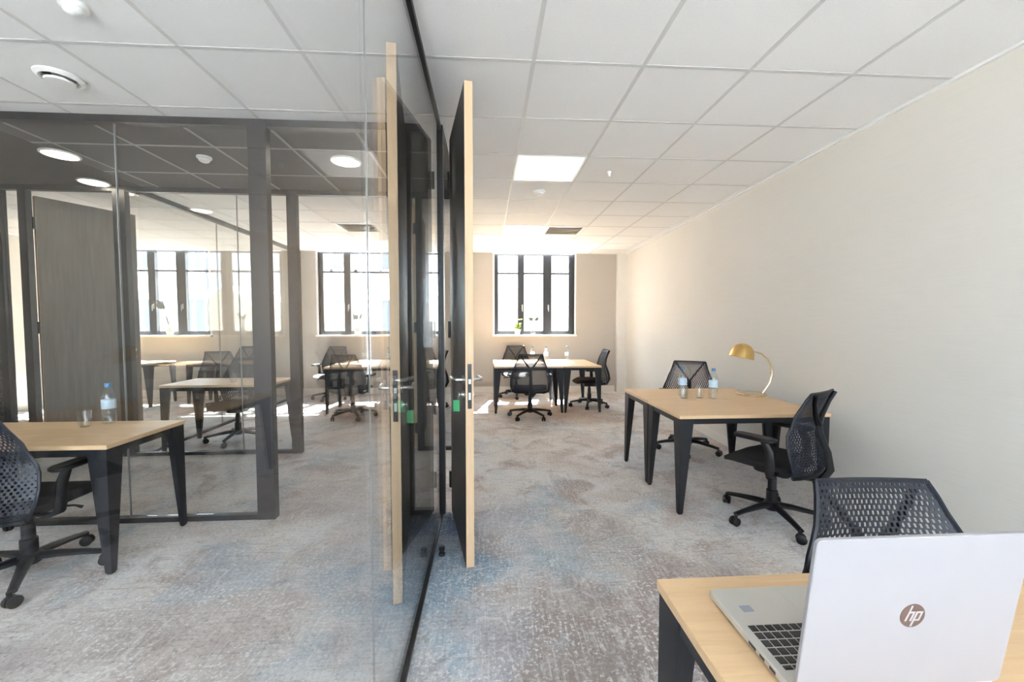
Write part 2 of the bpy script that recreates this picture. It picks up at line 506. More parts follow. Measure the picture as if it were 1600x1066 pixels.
def cuts(a, b, o):
    k0 = math.ceil((a - o) / T + 1e-6); out = [a]
    k = k0
    while o + k * T < b - 1e-6:
        out.append(o + k * T); k += 1
    out.append(b)
    return [p for i, p in enumerate(out) if i == 0 or p - out[i - 1] > 1e-3]

def ceiling(name, x0, x1, y0, y1, label, dark=False, skip=(), zc=H):
    c = struct(MB().box(x0, x1, y0, y1, zc + 0.02, zc + 0.08).build(name, M['slab']), label)
    xs, ys = cuts(x0, x1, TX0), cuts(y0, y1, TY0)
    for i in range(len(xs) - 1):
        for j in range(len(ys) - 1):
            a, b, p, q = xs[i], xs[i + 1], ys[j], ys[j + 1]
            cx, cy = (a + b) / 2, (p + q) / 2
            if any(abs(cx - sx) < 0.2 and abs(cy - sy) < 0.2 for sx, sy in skip): continue
            obj('ceiling_tile', TILE_D if dark else TILE, c, (a, p, zc - 0.0), scale=(b - a, q - p, 1))
    me = BAR_D if dark else BAR
    for x in xs[1:-1]: obj('grid_bar', me, c, (x, y0, zc), R(90), (y1 - y0, 1, 1))
    for y in ys[1:-1]: obj('grid_bar', me, c, (x0, y, zc), 0, (x1 - x0, 1, 1))
    return c
LEDS_R = [(0.554, 3.70), (0.554, 6.10), (0.554, 1.30), (0.554, -1.10)]
LEDS_A = [(-1.846, 0.70), (-1.846, -1.70)]
LEDS_M = [(-1.846, 7.30)]
LEDS_L = [(-5.446, 6.10)]
VENT_R, VENT_M = (1.154, 6.10), (-1.846, 6.10)
ceiling('ceiling', GX, 2.654, BY, WY, 'white square tile ceiling over the long room', skip=LEDS_R + [VENT_R])
struct(MB().prism([(2.654, BY), (rwx(BY) + 0.04, BY), (rwx(WY) + 0.04, WY), (2.654, WY)], H - 0.001, H + 0.05).build('trim_2', M['tile']), 'white ceiling margin along the right wall')
am = MB(); am.prism([(rwx(BY) - 0.022, BY), (rwx(BY), BY), (rwx(WY), WY), (rwx(WY) - 0.022, WY)], H - 0.018, H - 0.002)
struct(am.build('trim_3', M['white_trim']), 'white edge trim where ceiling meets right wall')
ceiling('ceiling_left_room', -3.5, GX, BY, NY, 'white square tile ceiling over the left room', skip=LEDS_A)
ceiling('ceiling_corridor', -3.5, GX, NY, FY, 'dark grey tile ceiling of the corridor', dark=True)
struct(MB().box(-9.0, -3.5, NY, FY, H, H + 0.08).build('ceiling_corridor_end', M['brown_ceiling']), 'dark brown plain corridor ceiling')
ceiling('ceiling_middle_room', RX, GX, FY, WY, 'white tile ceiling of the middle window room', skip=LEDS_M + [VENT_M])
ceiling('ceiling_far_left_room', LX, RX, FY, WY, 'white tile ceiling of the furthest room', skip=LEDS_L)

# ---------------------------------------------------------------- windows
win_n = [0]
def window(x0, x1, yf, label, facing=-1):
    win_n[0] += 1
    o = struct(empty('window_%d' % win_n[0], (x0, yf, SILL)), label)
    W, HH = x1 - x0, H - SILL
    d0, d1 = (-0.03, 0.04)
    def bx(name, a, b, z0, z1, y0=d0, y1=d1, mat='win_frame'):
        return MB().box(a, b, y0, y1, z0, z1).build(name, M[mat], o)
    fL, m1, m2, fR = (0.0, 0.075), (0.47, 0.60), (0.985, 1.155), (W - 0.10, W)
    for s, e in (fL, fR): bx('frame_stile', s, e, 0.0, HH)
    for s, e in (m1, m2): bx('mullion', s, e, 0.0, HH, d0 - 0.012)
    for (a, b) in ((fL[1], m1[0]), (m1[1], m2[0]), (m2[1], fR[0])):
        bx('bottom_rail', a, b, 0.0, 0.075)
        bx('transom_bar', a, b, 1.215, 1.245)
        bx('top_rail', a, b, HH - 0.03, HH)
        MB().box(a, b, 0.006, 0.014, 0.075, 1.215).build('pane', M['win_glass'], o)
        MB().box(a, b, 0.006, 0.014, 1.245, HH - 0.03).build('pane', M['win_glass'], o)
    for x in (0.5 * (m1[0] + m1[1]) + 0.025, 0.5 * (m2[0] + m2[1]) + 0.02):
        h = MB().rbox(x - 0.012, x + 0.012, d0 - 0.022, d0 - 0.012, 0.50, 0.60, 0.004)
        h.tube([(x, d0 - 0.02, 0.575), (x, d0 - 0.05, 0.575), (x, d0 - 0.055, 0.56), (x, d0 - 0.055, 0.46)], [0.008, 0.008, 0.009, 0.007], 8)
        h.build('window_handle', M['chrome'], o, True)
    s = MB().rbox(-0.04, W + 0.04, -0.17, 0.03, -0.035, 0.0, 0.006)
    s.build('window_sill', M['white_trim'], o)
    for a, b in ((-0.005, 0.0), (W, W + 0.005)):
        MB().box(a - 0.03 if a < 0 else a, b if a < 0 else b + 0.03, -0.108, -0.03, 0.0, HH).build('window_reveal', M['white_trim'], o)
    return o
window(*WINS[0], WY + 0.10, 'dark framed three light window at the end of the long room')
window(*WINS[1], WY + 0.10, 'dark framed three light window of the middle room')
window(*WINS[2], WY + 0.10, 'dark framed three light window of the furthest room')
for k, (a, b) in enumerate(BWINS):
    win_n[0] += 1
    o = struct(empty('window_%d' % win_n[0], (a, BY - 0.12, BSILL)), 'dark framed three light window in the back wall')
    W, HH = b - a, H - BSILL
    for s, e in ((0, 0.08), (W / 3 - 0.05, W / 3 + 0.05), (2 * W / 3 - 0.05, 2 * W / 3 + 0.05), (W - 0.08, W)): MB().box(s, e, -0.03, 0.03, 0, HH).build('mullion', M['win_frame'], o)
    for s, e in ((0.08, W / 3 - 0.05), (W / 3 + 0.05, 2 * W / 3 - 0.05), (2 * W / 3 + 0.05, W - 0.08)):
        MB().box(s, e, -0.03, 0.03, 0, 0.07).build('bottom_rail', M['win_frame'], o)
        MB().box(s, e, -0.03, 0.03, HH - 0.03, HH).build('top_rail', M['win_frame'], o)
        MB().box(s, e, -0.004, 0.004, 0.07, HH - 0.03).build('pane', M['win_glass'], o)
    MB().box(-0.04, W + 0.04, -0.02, 0.15, -0.035, 0).build('window_sill', M['white_trim'], o)

# ---------------------------------------------------------------- glass partitions
def part_box(o, name, x0, x1, y0, y1, z0, z1, mat):
    return MB().box(x0, x1, y0, y1, z0, z1).build(name, M[mat], o)
# side partition, along the depth
g1 = struct(empty('wall_glass_side', (0, 0, 0)), 'long frameless glass partition with black floor and ceiling track')
joints = [BY + 0.02, -1.45, -0.15, 1.165, 2.925]
for i in range(len(joints) - 1):
    part_box(g1, 'pane', GX - 0.006, GX + 0.006, joints[i] + 0.0015, joints[i + 1] - 0.0015, 0.022, H - 0.035, 'glass')
for y in joints[1:-1]:
    part_box(g1, 'silicone_seam', GX - 0.002, GX + 0.002, y - 0.0015, y + 0.0015, 0.022, H - 0.035, 'seam')
part_box(g1, 'floor_track', GX - 0.016, GX + 0.016, BY, 2.925, 0.0, 0.022, 'frame')
part_box(g1, 'ceiling_track', GX - 0.017, GX + 0.017, BY, 2.925, H - 0.035, H - 0.002, 'frame')
part_box(g1, 'corner_post', GX - 0.027, GX + 0.027, 2.925, 2.985, 0.0, H - 0.002, 'frame')
part_box(g1, 'door_header', GX - 0.027, GX + 0.027, 2.985, 4.39, H - 0.06, H - 0.002, 'frame')
part_box(g1, 'door_post', GX - 0.027, GX + 0.027, 4.39, FY + 0.06, 0.0, H - 0.002, 'frame')
# near cross partition
g2 = struct(empty('wall_glass_near', (0, NY, 0)), 'glass partition between the left room and the corridor')
def cross(o, posts, panes, rails, head, y=0.0):
    for a, b in posts: part_box(o, 'post', a, b, -0.03, 0.03, 0.0, H - 0.002, 'frame')
    for a, b in panes: part_box(o, 'pane', a, b, -0.006, 0.006, 0.04, H - 0.05, 'glass')
    for a, b in rails:
        part_box(o, 'floor_rail', a, b, -0.025, 0.025, 0.0, 0.035, 'frame')
    for a, b in head:
        part_box(o, 'head_rail', a, b, -0.028, 0.028, H - 0.05, H - 0.002, 'frame')
cross(g2, [(-3.5, -3.44), (-1.625, -1.505), (-0.60, -0.53)], [(-3.44, -2.503), (-2.497, -1.625), (-0.53, GX - 0.027)],
      [(-3.44, -1.625), (-0.53, GX - 0.027)], [(-3.44, -1.625), (-1.505, -0.60), (-0.53, GX - 0.027)])
part_box(g2, 'silicone_seam', -2.503, -2.497, -0.006, 0.006, 0.035, H - 0.05, 'seam')
# far cross partition
g3 = struct(empty('wall_glass_far', (0, FY, 0)), 'dark framed glass partition between corridor and window rooms')
cross(g3, [(-4.93, -4.865), (-4.70, -4.625), (-3.80, -3.68), (-2.085, -1.985), (-0.755, -0.69)],
      [(-4.865, -4.70), (-3.68, -2.603), (-2.597, -2.085), (-0.69, GX - 0.027)],
      [(-4.865, -4.70), (-3.68, -2.085), (-0.69, GX - 0.027)],
      [(-4.865, -4.70), (-4.625, -3.80), (-3.68, -2.085), (-1.985, -0.755), (-0.69, GX - 0.027)])
part_box(g3, 'silicone_seam', -2.603, -2.597, -0.006, 0.006, 0.035, H - 0.05, 'seam')
# partition between the two far rooms
g4 = struct(empty('wall_glass_rooms', (0, 0, 0)), 'glass partition dividing the two furthest rooms')
part_box(g4, 'floor_track', RX - 0.02, RX + 0.02, FY + 0.03, WY, 0, 0.03, 'frame')
part_box(g4, 'ceiling_track', RX - 0.025, RX + 0.025, FY + 0.03, WY, H - 0.055, H - 0.002, 'frame')
ys = [FY + 0.03, 5.7, 6.9, WY - 0.05]
for i in range(3):
    part_box(g4, 'pane', RX - 0.006, RX + 0.006, ys[i] + 0.003, ys[i + 1] - 0.003, 0.03, H - 0.055, 'glass')
for y in ys[1:-1]:
    part_box(g4, 'silicone_seam', RX - 0.006, RX + 0.006, y - 0.003, y + 0.003, 0.03, H - 0.055, 'seam')
part_box(g4, 'wall_post', RX - 0.025, RX + 0.025, WY - 0.05, WY, 0.03, H - 0.055, 'frame')

# ---------------------------------------------------------------- doors
door_n = [0]
DZ0, DZ1, DT = 0.012, 2.70, 0.045
def door(hx, hy, ex, ey, label, side=1, face='laminate_shaded'):
    """leaf from hinge to free edge; side=+1: the leaf lies to the left of that direction"""
    door_n[0] += 1
    L = math.hypot(ex - hx, ey - hy); a = math.atan2(ey - hy, ex - hx)
    o = struct(empty('door_%d' % door_n[0], (hx, hy, 0), a), label)
    y0, y1 = (0, DT) if side > 0 else (-DT, 0)
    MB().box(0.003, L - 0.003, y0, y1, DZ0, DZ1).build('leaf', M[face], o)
    e = MB().box(L - 0.003, L, y0, y1, DZ0, DZ1).build('edge_band', M['oak_edge'], o)
    MB().box(0, 0.003, y0, y1, DZ0, DZ1).build('edge_band', M['oak_edge'], o)
    lp = MB().box(L, L + 0.002, y0 + 0.011, y1 - 0.011, 0.92, 1.17).build('lock_plate', M['black_metal'], o)
    MB().box(L + 0.002, L + 0.010, y0 + 0.016, y1 - 0.016, 1.06, 1.085).build('latch', M['chrome'], lp)
    MB().box(L + 0.002, L + 0.004, y0 + 0.016, y1 - 0.016, 0.97, 1.01).build('bolt', M['chrome'], lp)
    for s, yy in ((-1, y0), (1, y1)):
        h = MB().lathe([(0.026, 0.0), (0.026, 0.006), (0.022, 0.009)], 16, (0, 0, 0), 'Y')
        h.tube([(0, 0.005, 0), (0, 0.042, 0), (-0.012, 0.055, 0), (-0.03, 0.058, 0), (-0.13, 0.058, 0)], [0.010, 0.010, 0.0105, 0.010, 0.009], 10)
        h.xf(Matrix.Translation((L - 0.065, yy, 1.075)) @ Matrix.Scale(s, 4, (0, 1, 0)))
        h.build('lever_handle', M['chrome'], o, True)
        c = MB().lathe([(0.022, 0.0), (0.022, 0.006), (0.010, 0.008), (0.010, 0.014)], 14, (0, 0, 0), 'Y')
        c.xf(Matrix.Translation((L - 0.065, yy, 0.99)) @ Matrix.Scale(s, 4, (0, 1, 0)))
        c.build('lock_cylinder', M['chrome'], o, True)
    for z in (2.42, 1.35, 0.24):
        hh = MB().box(-0.022, 0.0, y0 + 0.006 if side > 0 else y1 - 0.026, y0 + 0.026 if side > 0 else y1 - 0.006, z - 0.055, z + 0.055)
        hh.lathe([(0.012, -0.06), (0.012, 0.06)], 10, (-0.014, (y0 - 0.004) if side > 0 else (y1 + 0.004), z))
        hh.build('hinge', M['black_metal'], o)
    return o, L, a
# long room door, folded back towards the glass; hinge by the corner post
d1, L1, a1 = door(-0.262, 2.965, -0.117, 2.24, 'tall door with shade-darkened faces and pale oak edge folded back beside the side glass', 1)
# left room door, hinged by the narrow side light
d2, L2, a2 = door(-0.602, 2.915, -0.462, 1.965, 'tall shade-darkened door of the left room standing open along the glass', 1)
# middle room door, standing open inwards
d3, L3_, a3 = door(-0.765, 4.49, -0.80, 5.42, 'tall shade-darkened door of the middle room standing open', 1)
# furthest room door, standing open inwards
d4, L4, a4 = door(-4.615, 4.495, -4.23, 5.22, 'grey brown wood grain door of the furthest room standing open', 1, 'laminate')

def door_key(d, L, yy, s, label):
    k = empty('door_key', (0, 0, 0))
    k.matrix_world = Matrix.Translation(d.location) @ Matrix.Rotation(d.rotation_euler.z, 4, 'Z') @ Matrix.Translation((L - 0.065, yy + s * 0.014, 0.99))
    kb = MB().lathe([(0.003, 0.0), (0.003, 0.012)], 8, (0, 0, 0), 'Y').xf(Matrix.Scale(s, 4, (0, 1, 0)))
    kb.lathe([(0.0, 0.012), (0.013, 0.013), (0.013, 0.016), (0.0, 0.017)], 14, (0, 0, 0), 'Y') if s > 0 else kb.lathe([(0.0, -0.017), (0.013, -0.016), (0.013, -0.013), (0.0, -0.012)], 14, (0, 0, 0), 'Y')
    kb.build('key_blade', M['chrome'], k, True)
    ring = []
    for i in range(17):
        t = 2 * math.pi * i / 16
        ring.append((0.010 * math.cos(t), s * 0.0185, -0.018 + 0.012 * math.sin(t)))
    MB().tube(ring, 0.0012, 6).build('key_ring', M['chrome'], k, True)
    MB().rbox(-0.018, 0.018, -0.003, 0.003, -0.095, -0.030, 0.0025).xf(Matrix.Translation((0, s * 0.030, 0)) @ Matrix.Rotation(R(78), 4, 'Z')).build('key_tag', M['green'], k)
    tag(k, label, 'key')
door_key(d1, L1, 0.0, -1, 'key with green plastic tag in the lock of the door folded beside the glass')
door_key(d2, L2, 0.045, 1, 'key with green plastic tag in the lock of the left room door')

st = MB().lathe([(0.020, 0.0), (0.020, 0.012), (0.014, 0.018), (0.014, 0.030), (0.019, 0.034), (0.019, 0.046), (0.0, 0.050)], 16)
st.build('door_stop', M['black_metal'], None, True).location = (-0.272, 2.40, 0)
so = bpy.data.objects['door_stop']; tag(so, 'small black rubber door stop on carpet beside the glass track', 'door stop')

# ---------------------------------------------------------------- ceiling fixtures
def led(c, label, group, on=True):
    o = tag(empty('led_panel', (c[0], c[1], H)), label, 'ceiling light', group)
    f = MB()
    for a in (-1, 1):
        f.box(-0.29, 0.29, a * 0.29 - 0.008, a * 0.29 + 0.008, -0.004, 0.02)
        f.box(a * 0.29 - 0.008, a * 0.29 + 0.008, -0.282, 0.282, -0.004, 0.02)
    f.build('frame', M['white_plastic'], o)
    MB().box(-0.282, 0.282, -0.282, 0.282, 0.0, 0.015).build('diffuser', M['led' if on else 'led_off'], o)
led(LEDS_R[0], 'white square light panel in ceiling above the desk with brass lamp', None)
led(LEDS_R[1], 'white square light panel in ceiling beside the beige air vent', None)
led(LEDS_R[2], 'white square light panel in ceiling directly over the laptop desk', None)
led(LEDS_R[3], 'white square light panel in ceiling between laptop desk and back windows', None)
led(LEDS_A[0], 'white square light panel in the middle of the left room ceiling', None)
led(LEDS_A[1], 'white square light panel by the back window of the left room', None)
for c in LEDS_M: led(c, 'white square light panel in the middle room ceiling by the window', None)
for c in LEDS_L: led(c, 'white square light panel in the furthest room ceiling', None)

def downlight(x, y, label):
    o = tag(empty('downlight', (x, y, H)), label, 'ceiling light')
    MB().lathe([(0.105, 0.0), (0.125, -0.002), (0.125, -0.010), (0.108, -0.014), (0.105, -0.008)], 28).build('trim_ring', M['white_plastic'], o, True)
    MB().lathe([(0.106, -0.004), (0.106, -0.011), (0.0, -0.013)], 28).build('diffuser', M['lamp_on'], o, True)
downlight(-3.50, 3.62, 'lit round downlight where dark tiles meet the plain corridor ceiling')
downlight(-1.20, 3.62, 'lit round downlight in dark corridor ceiling by the left room doorway')
downlight(-3.86, 4.30, 'lit round downlight above the furthest room doorway')

def vent(c, label):
    o = tag(empty('ceiling_vent', (c[0], c[1], H)), label, 'vent')
    f = MB()
    for a in (-1, 1):
        f.box(-0.295, 0.295, a * 0.27 - 0.025, a * 0.27 + 0.025, -0.008, 0.02)
        f.box(a * 0.27 - 0.025, a * 0.27 + 0.025, -0.245, 0.245, -0.008, 0.02)
    f.build('frame', M['white_plastic'], o)
    MB().box(-0.245, 0.245, -0.245, 0.245, 0.012, 0.02).build('backing', M['grille'], o)
    for k in range(7):
        y = -0.21 + 0.07 * k
        s = MB().box(-0.245, 0.245, -0.028, 0.028, -0.0015, 0.0015).xf(Matrix.Translation((0, y, 0.0)) @ Matrix.Rotation(R(14), 4, 'X'))
        s.build('louvre', M['grille'], o)
vent(VENT_R, 'square beige louvred air vent in the long room ceiling')
vent(VENT_M, 'square beige louvred air vent in the middle room ceiling')

def detector(x, y, r, label, big=False):
    o = tag(empty('ceiling_valve' if big else 'smoke_detector', (x, y, H)), label, 'valve' if big else 'smoke detector')
    if big:
        MB().lathe([(r * 0.82, 0.0), (r, -0.004), (r, -0.012), (r * 0.80, -0.024), (r * 0.72, -0.018), (r * 0.70, 0.0)], 32).build('ring', M['white_plastic'], o, True)
        MB().lathe([(r * 0.30, 0.0), (r * 0.32, -0.02), (r * 0.62, -0.030), (r * 0.58, -0.040), (0.0, -0.044)], 32).build('disc', M['white_plastic'], o, True)
    else:
        MB().lathe([(r, 0.0), (r, -0.014), (r * 0.85, -0.020)], 24).build('base', M['white_plastic'], o, True)
        MB().lathe([(r * 0.72, -0.020), (r * 0.72, -0.034), (r * 0.45, -0.045), (0.0, -0.047)], 24).build('head', M['white_plastic'], o, True)
detector(-2.40, 2.50, 0.105, 'large round white air valve in the left room ceiling', True)
detector(-1.80, 1.95, 0.05, 'small round white detector in the left room ceiling')
detector(0.56, 4.30, 0.06, 'round white smoke detector beside the ceiling light panel')
detector(1.13, 3.72, 0.018, 'tiny white sprinkler like sensor in the long room ceiling')
detector(-2.36, 3.61, 0.055, 'round white smoke detector in the dark corridor ceiling')

# ---------------------------------------------------------------- desks
DESK_Z = 0.73
def leg_mesh(name):
    m = MB()
    wt, wb, t = 0.105, 0.034, 0.022
    def L(wd): return [(0, 0), (wd, 0), (wd, t), (t, t), (t, wd), (0, wd)]
    m.prism(L(wb), 0.008, DESK_Z - 0.025, L(wt))
    m.prism([(0.004, 0.004), (wb - 0.004, 0.004), (wb - 0.004, t - 0.002), (t - 0.002, t - 0.002), (t - 0.002, wb - 0.004), (0.004, wb - 0.004)], 0.0, 0.008)
    return m.mesh(name, M['steel_black'])
LEG = leg_mesh('leg')
def desk(x0, x1, y0, y1, label, group=None):
    o = tag(empty('desk', ((x0 + x1) / 2, (y0 + y1) / 2, 0)), label, 'desk', group)
    hx, hy = (x1 - x0) / 2, (y1 - y0) / 2
    top = MB().rbox(-hx, hx, -hy, hy, DESK_Z - 0.025, DESK_Z, 0.004, 2, 0.0015)
    top.build('tabletop', M['oak'] if hx > hy else M['oak_y'], o)
    for sx in (-1, 1):
        for sy in (-1, 1):
            obj('leg', LEG, o, (sx * (hx - 0.006), sy * (hy - 0.006), 0), scale=(-sx, -sy, 1))
    a = MB()
    z0, z1 = DESK_Z - 0.065, DESK_Z - 0.0255
    i = 0.010
    for s in (-1, 1):
        a.box(-hx + 0.112, hx - 0.112, min(s * (hy - i), s * (hy - i - 0.02)), max(s * (hy - i), s * (hy - i - 0.02)), z0, z1)
        a.box(min(s * (hx - i), s * (hx - i - 0.02)), max(s * (hx - i), s * (hx - i - 0.02)), -hy + 0.112, hy - 0.112, z0, z1)
    a.build('under_frame', M['steel_black'], o)
    return o
desk(0.44, 1.60, 0.415, 1.0, 'light oak desk with black legs carrying the silver laptop')
desk(1.385, 2.535, 2.80, 3.385, 'light oak desk with black tapered legs carrying the brass lamp')
desk(1.385, 2.535, 3.39, 3.975, 'light oak desk pushed behind the brass lamp desk')
desk(0.115, 1.195, 6.17, 6.745, 'oak desk below the long room window with a chair at its front')
desk(0.115, 1.195, 6.75, 7.325, 'oak desk in the long room closest to the window plants')
desk(1.20, 1.79, 6.17, 7.32, 'oak desk set crosswise by the far corner pipe casing')
desk(-3.24, -2.075, 2.315, 2.895, 'light oak desk with bottle in the left glass room')
desk(-3.50, -2.36, 4.52, 5.10, 'oak desk right behind the corridor glass of the middle room')
desk(-2.47, -1.30, 6.30, 6.88, 'oak desk in the middle room facing the doorway')
desk(-2.47, -1.30, 6.885, 7.465, 'oak desk in the middle room next to the window')
desk(-6.70, -5.55, 7.0, 7.58, 'oak desk under the furthest room window')
desk(-5.02, -3.86, 7.05, 7.63, 'oak desk against the glass dividing the two furthest rooms')

# ---------------------------------------------------------------- task chair
def lerp_table(tab, x):
    for (x0, y0), (x1, y1) in zip(tab, tab[1:]):
        if x <= x1:
            t = (x - x0) / (x1 - x0); t = t * t * (3 - 2 * t) * 0.5 + t * 0.5
            return y0 + (y1 - y0) * t
    return tab[-1][1]
HW = [(0.41, 0.228), (0.46, 0.268), (0.54, 0.290), (0.64, 0.277), (0.76, 0.232), (0.88, 0.187), (0.955, 0.166)]
PY = [(0.41, -0.270), (0.46, -0.298), (0.52, -0.298), (0.60, -0.270), (0.70, -0.240), (0.80, -0.242), (0.90, -0.268), (0.955, -0.292)]
WRAP = [(0.41, 0.055), (0.50, 0.075), (0.62, 0.065), (0.78, 0.032), (0.955, 0.012)]
def back_pt(u, z, off=0.0):
    return Vector((u * lerp_table(HW, z), lerp_table(PY, z) + lerp_table(WRAP, z) * u * u + off, z))
def web_mesh():
    m = MB(); rows, cols = 34, 26
    z0, z1 = 0.415, 0.950
    th = 0.0022
    def P(u, v, o): return back_pt(max(-1, min(1, u)), z0 + (z1 - z0) * v, o)
    for j in range(rows):
        v0, v1 = j / rows, (j + 1) / rows
        vm = (v0 + v1) / 2
        offs = 0.5 if j % 2 else 0.0
        k0 = -1 if offs else 0
        for i in range(k0, cols):
            u0 = -1 + 2 * (i + offs) / cols; u1 = -1 + 2 * (i + 1 + offs) / cols
            u0, u1 = max(-1, u0), min(1, u1)
            if u1 - u0 < 1e-4: continue
            um = (u0 + u1) / 2
            # openness: dense rim, more open in the lumbar and upper middle
            edge = min(1.0, (1 - abs(um)) / 0.28)
            ve = min(1.0, min(vm / 0.10, (1 - vm) / 0.07))
            op = 0.30 + 0.36 * edge * ve
            hu = (u1 - u0) / 2 * op; hv = (v1 - v0) / 2 * min(0.8, op * 1.06)
            outer = [(u0, v0), (um, v0), (u1, v0), (u1, v1), (um, v1), (u0, v1)]
            inner = [(um - hu * 0.75, vm - hv), (um, vm - hv * 1.1), (um + hu * 0.75, vm - hv), (um + hu * 0.75, vm + hv), (um, vm + hv * 1.1), (um - hu * 0.75, vm + hv)]
            vs = [P(a, b, th / 2) for a, b in outer] + [P(a, b, th / 2) for a, b in inner] + [P(a, b, -th / 2) for a, b in outer] + [P(a, b, -th / 2) for a, b in inner]
            fs = []
            for k in range(6):
                n = (k + 1) % 6
                fs.append((n, k, 6 + k, 6 + n))
                fs.append((12 + k, 12 + n, 18 + n, 18 + k))
                fs.append((6 + n, 6 + k, 18 + k, 18 + n))
            m.add(vs, fs)
    return m
def make_chair():
    o = empty('task_chair')
    wb = web_mesh().build('back_web', M['web'], o)
    # rim strips of the back
    for s in (-1, 1):
        zs = [0.41 + 0.545 * k / 14 for k in range(15)]
        MB().tube([back_pt(s, z) for z in zs], 0.0075, 6).build('back_rim', M['web'], o, True)
    MB().tube([back_pt(u, 0.953) for u in [-1 + 0.2 * k for k in range(11)]], 0.0085, 6).build('top_rim', M['web'], o, True)
    # curved lower span
    MB().tube([back_pt(u, 0.412) for u in [-1 + 0.2 * k for k in range(11)]], 0.014, 8).build('lower_span', M['plastic_black'], o, True)
    # Y shaped tower behind the web
    t = MB()
    t.tube([(0, -0.08, 0.385), (0, -0.20, 0.375), (0, -0.295, 0.385), (0, -0.335, 0.46), (0, -0.318, 0.57), (0, -0.272, 0.69), (0, -0.266, 0.745)],
           [0.030, 0.032, 0.032, 0.028, 0.024, 0.021, 0.022], 8, 0.8)
    for s in (-1, 1):
        t.tube([(s * 0.006, -0.267, 0.735), (s * 0.05, -0.266, 0.80), (s * 0.11, -0.279, 0.885), (s * 0.152, -0.298, 0.945)], [0.019, 0.016, 0.014, 0.013], 8, 0.7)
    t.build('y_tower', M['plastic_black'], o, True)
    # seat: waterfall cushion as a loft
    m = MB(); nu, nv = 12, 12
    def seat_pt(i, j, top):
        u = -1 + 2 * i / nu; v = -1 + 2 * j / nv
        r = 4.0
        k = 1 / max(1e-6, (abs(u) ** r + abs(v) ** r) ** (1 / r)) * max(abs(u), abs(v)) if (u or v) else 1
        x, y = u * k * 0.245, v * k * 0.235 + 0.035
        e = max(abs(u), abs(v))
        crown = 0.012 * (1 - u * u)
        droop = -0.028 * max(0, v - 0.55) / 0.45
        if top: z = 0.468 + crown * -0.6 + droop - 0.020 * max(0, e - 0.82) / 0.18 + 0.008 * u * u
        else: z = 0.412 + droop * 0.6 + 0.014 * max(0, e - 0.75) / 0.25
        return (x, y, z)
    g = lambda i, j, t: (i * (nv + 1) + j) + t * (nu + 1) * (nv + 1)
    m.v = [seat_pt(i, j, True) for i in range(nu + 1) for j in range(nv + 1)] + [seat_pt(i, j, False) for i in range(nu + 1) for j in range(nv + 1)]
    for i in range(nu):
        for j in range(nv):
            m.f.append((g(i, j, 0), g(i + 1, j, 0), g(i + 1, j + 1, 0), g(i, j + 1, 0)))
            m.f.append((g(i, j + 1, 1), g(i + 1, j + 1, 1), g(i + 1, j, 1), g(i, j, 1)))
    for i in range(nu):
        m.f.append((g(i + 1, 0, 0), g(i, 0, 0), g(i, 0, 1), g(i + 1, 0, 1)))
        m.f.append((g(i, nv, 0), g(i + 1, nv, 0), g(i + 1, nv, 1), g(i, nv, 1)))
    for j in range(nv):
        m.f.append((g(0, j, 0), g(0, j + 1, 0), g(0, j + 1, 1), g(0, j, 1)))
        m.f.append((g(nu, j + 1, 0), g(nu, j, 0), g(nu, j, 1), g(nu, j + 1, 1)))
    m.build('seat', M['fabric_black'], o, True)
    mc = MB().rbox(-0.085, 0.085, -0.13, 0.10, 0.345, 0.408, 0.03, 4, 0.010)
    mc.build('mechanism', M['plastic_black'], o)
    MB().tube([(0.08, 0.03, 0.375), (0.20, 0.05, 0.372), (0.235, 0.05, 0.362)], [0.006, 0.006, 0.010], 6).build('lever', M['plastic_black'], o, True)
    for s in (-1, 1):
        p = MB()
        p.tube([(s * 0.08, -0.06, 0.382), (s * 0.20, -0.085, 0.378), (s * 0.262, -0.095, 0.405), (s * 0.278, -0.10, 0.48), (s * 0.280, -0.095, 0.56), (s * 0.276, -0.060, 0.625)],
               [0.020, 0.022, 0.027, 0.031, 0.027, 0.022], 8, 0.62)
        p.build('arm_post', M['plastic_black'], o, True)
        a = MB().rbox(s * 0.275 - 0.045, s * 0.275 + 0.045, -0.135, 0.125, 0.622, 0.650, 0.035, 5, 0.008)
        a.build('armrest_pad', M['plastic_black'], o, True)
    MB().lathe([(0.036, 0.10), (0.036, 0.215), (0.028, 0.22), (0.028, 0.30), (0.022, 0.305), (0.022, 0.36)], 14).build('gas_column', M['plastic_black'], o, True)
    hub = MB().lathe([(0.040, 0.075), (0.052, 0.085), (0.052, 0.125), (0.040, 0.138)], 16).build('base_hub', M['plastic_black'], o, True)
    lm = MB().tube([(0.03, 0, 0.112), (0.12, 0, 0.108), (0.24, 0, 0.092), (0.315, 0, 0.078)], [0.030, 0.026, 0.021, 0.019], 8, 0.75).mesh('base_leg', M['plastic_black'], True)
    cs = MB()
    for s in (-1, 1):
        cs.lathe([(0.012, s * 0.006), (0.028, s * 0.006), (0.030, s * 0.010), (0.030, s * 0.022), (0.024, s * 0.026), (0.0, s * 0.026)][::s], 14, (0, 0, 0.030), 'X')
    cs.tube([(0, -0.004, 0.03), (0, 0.006, 0.055), (0, 0.012, 0.085)], [0.010, 0.012, 0.010], 8)
    cm = cs.mesh('caster', M['plastic_black'], True)
    for k in range(5):
        l = obj('base_leg', lm, o, rz=R(90 + 72 * k))
        obj('caster', cm, l, (0.318, 0, 0), R(20 + 67 * k))
    return o
proto = make_chair()
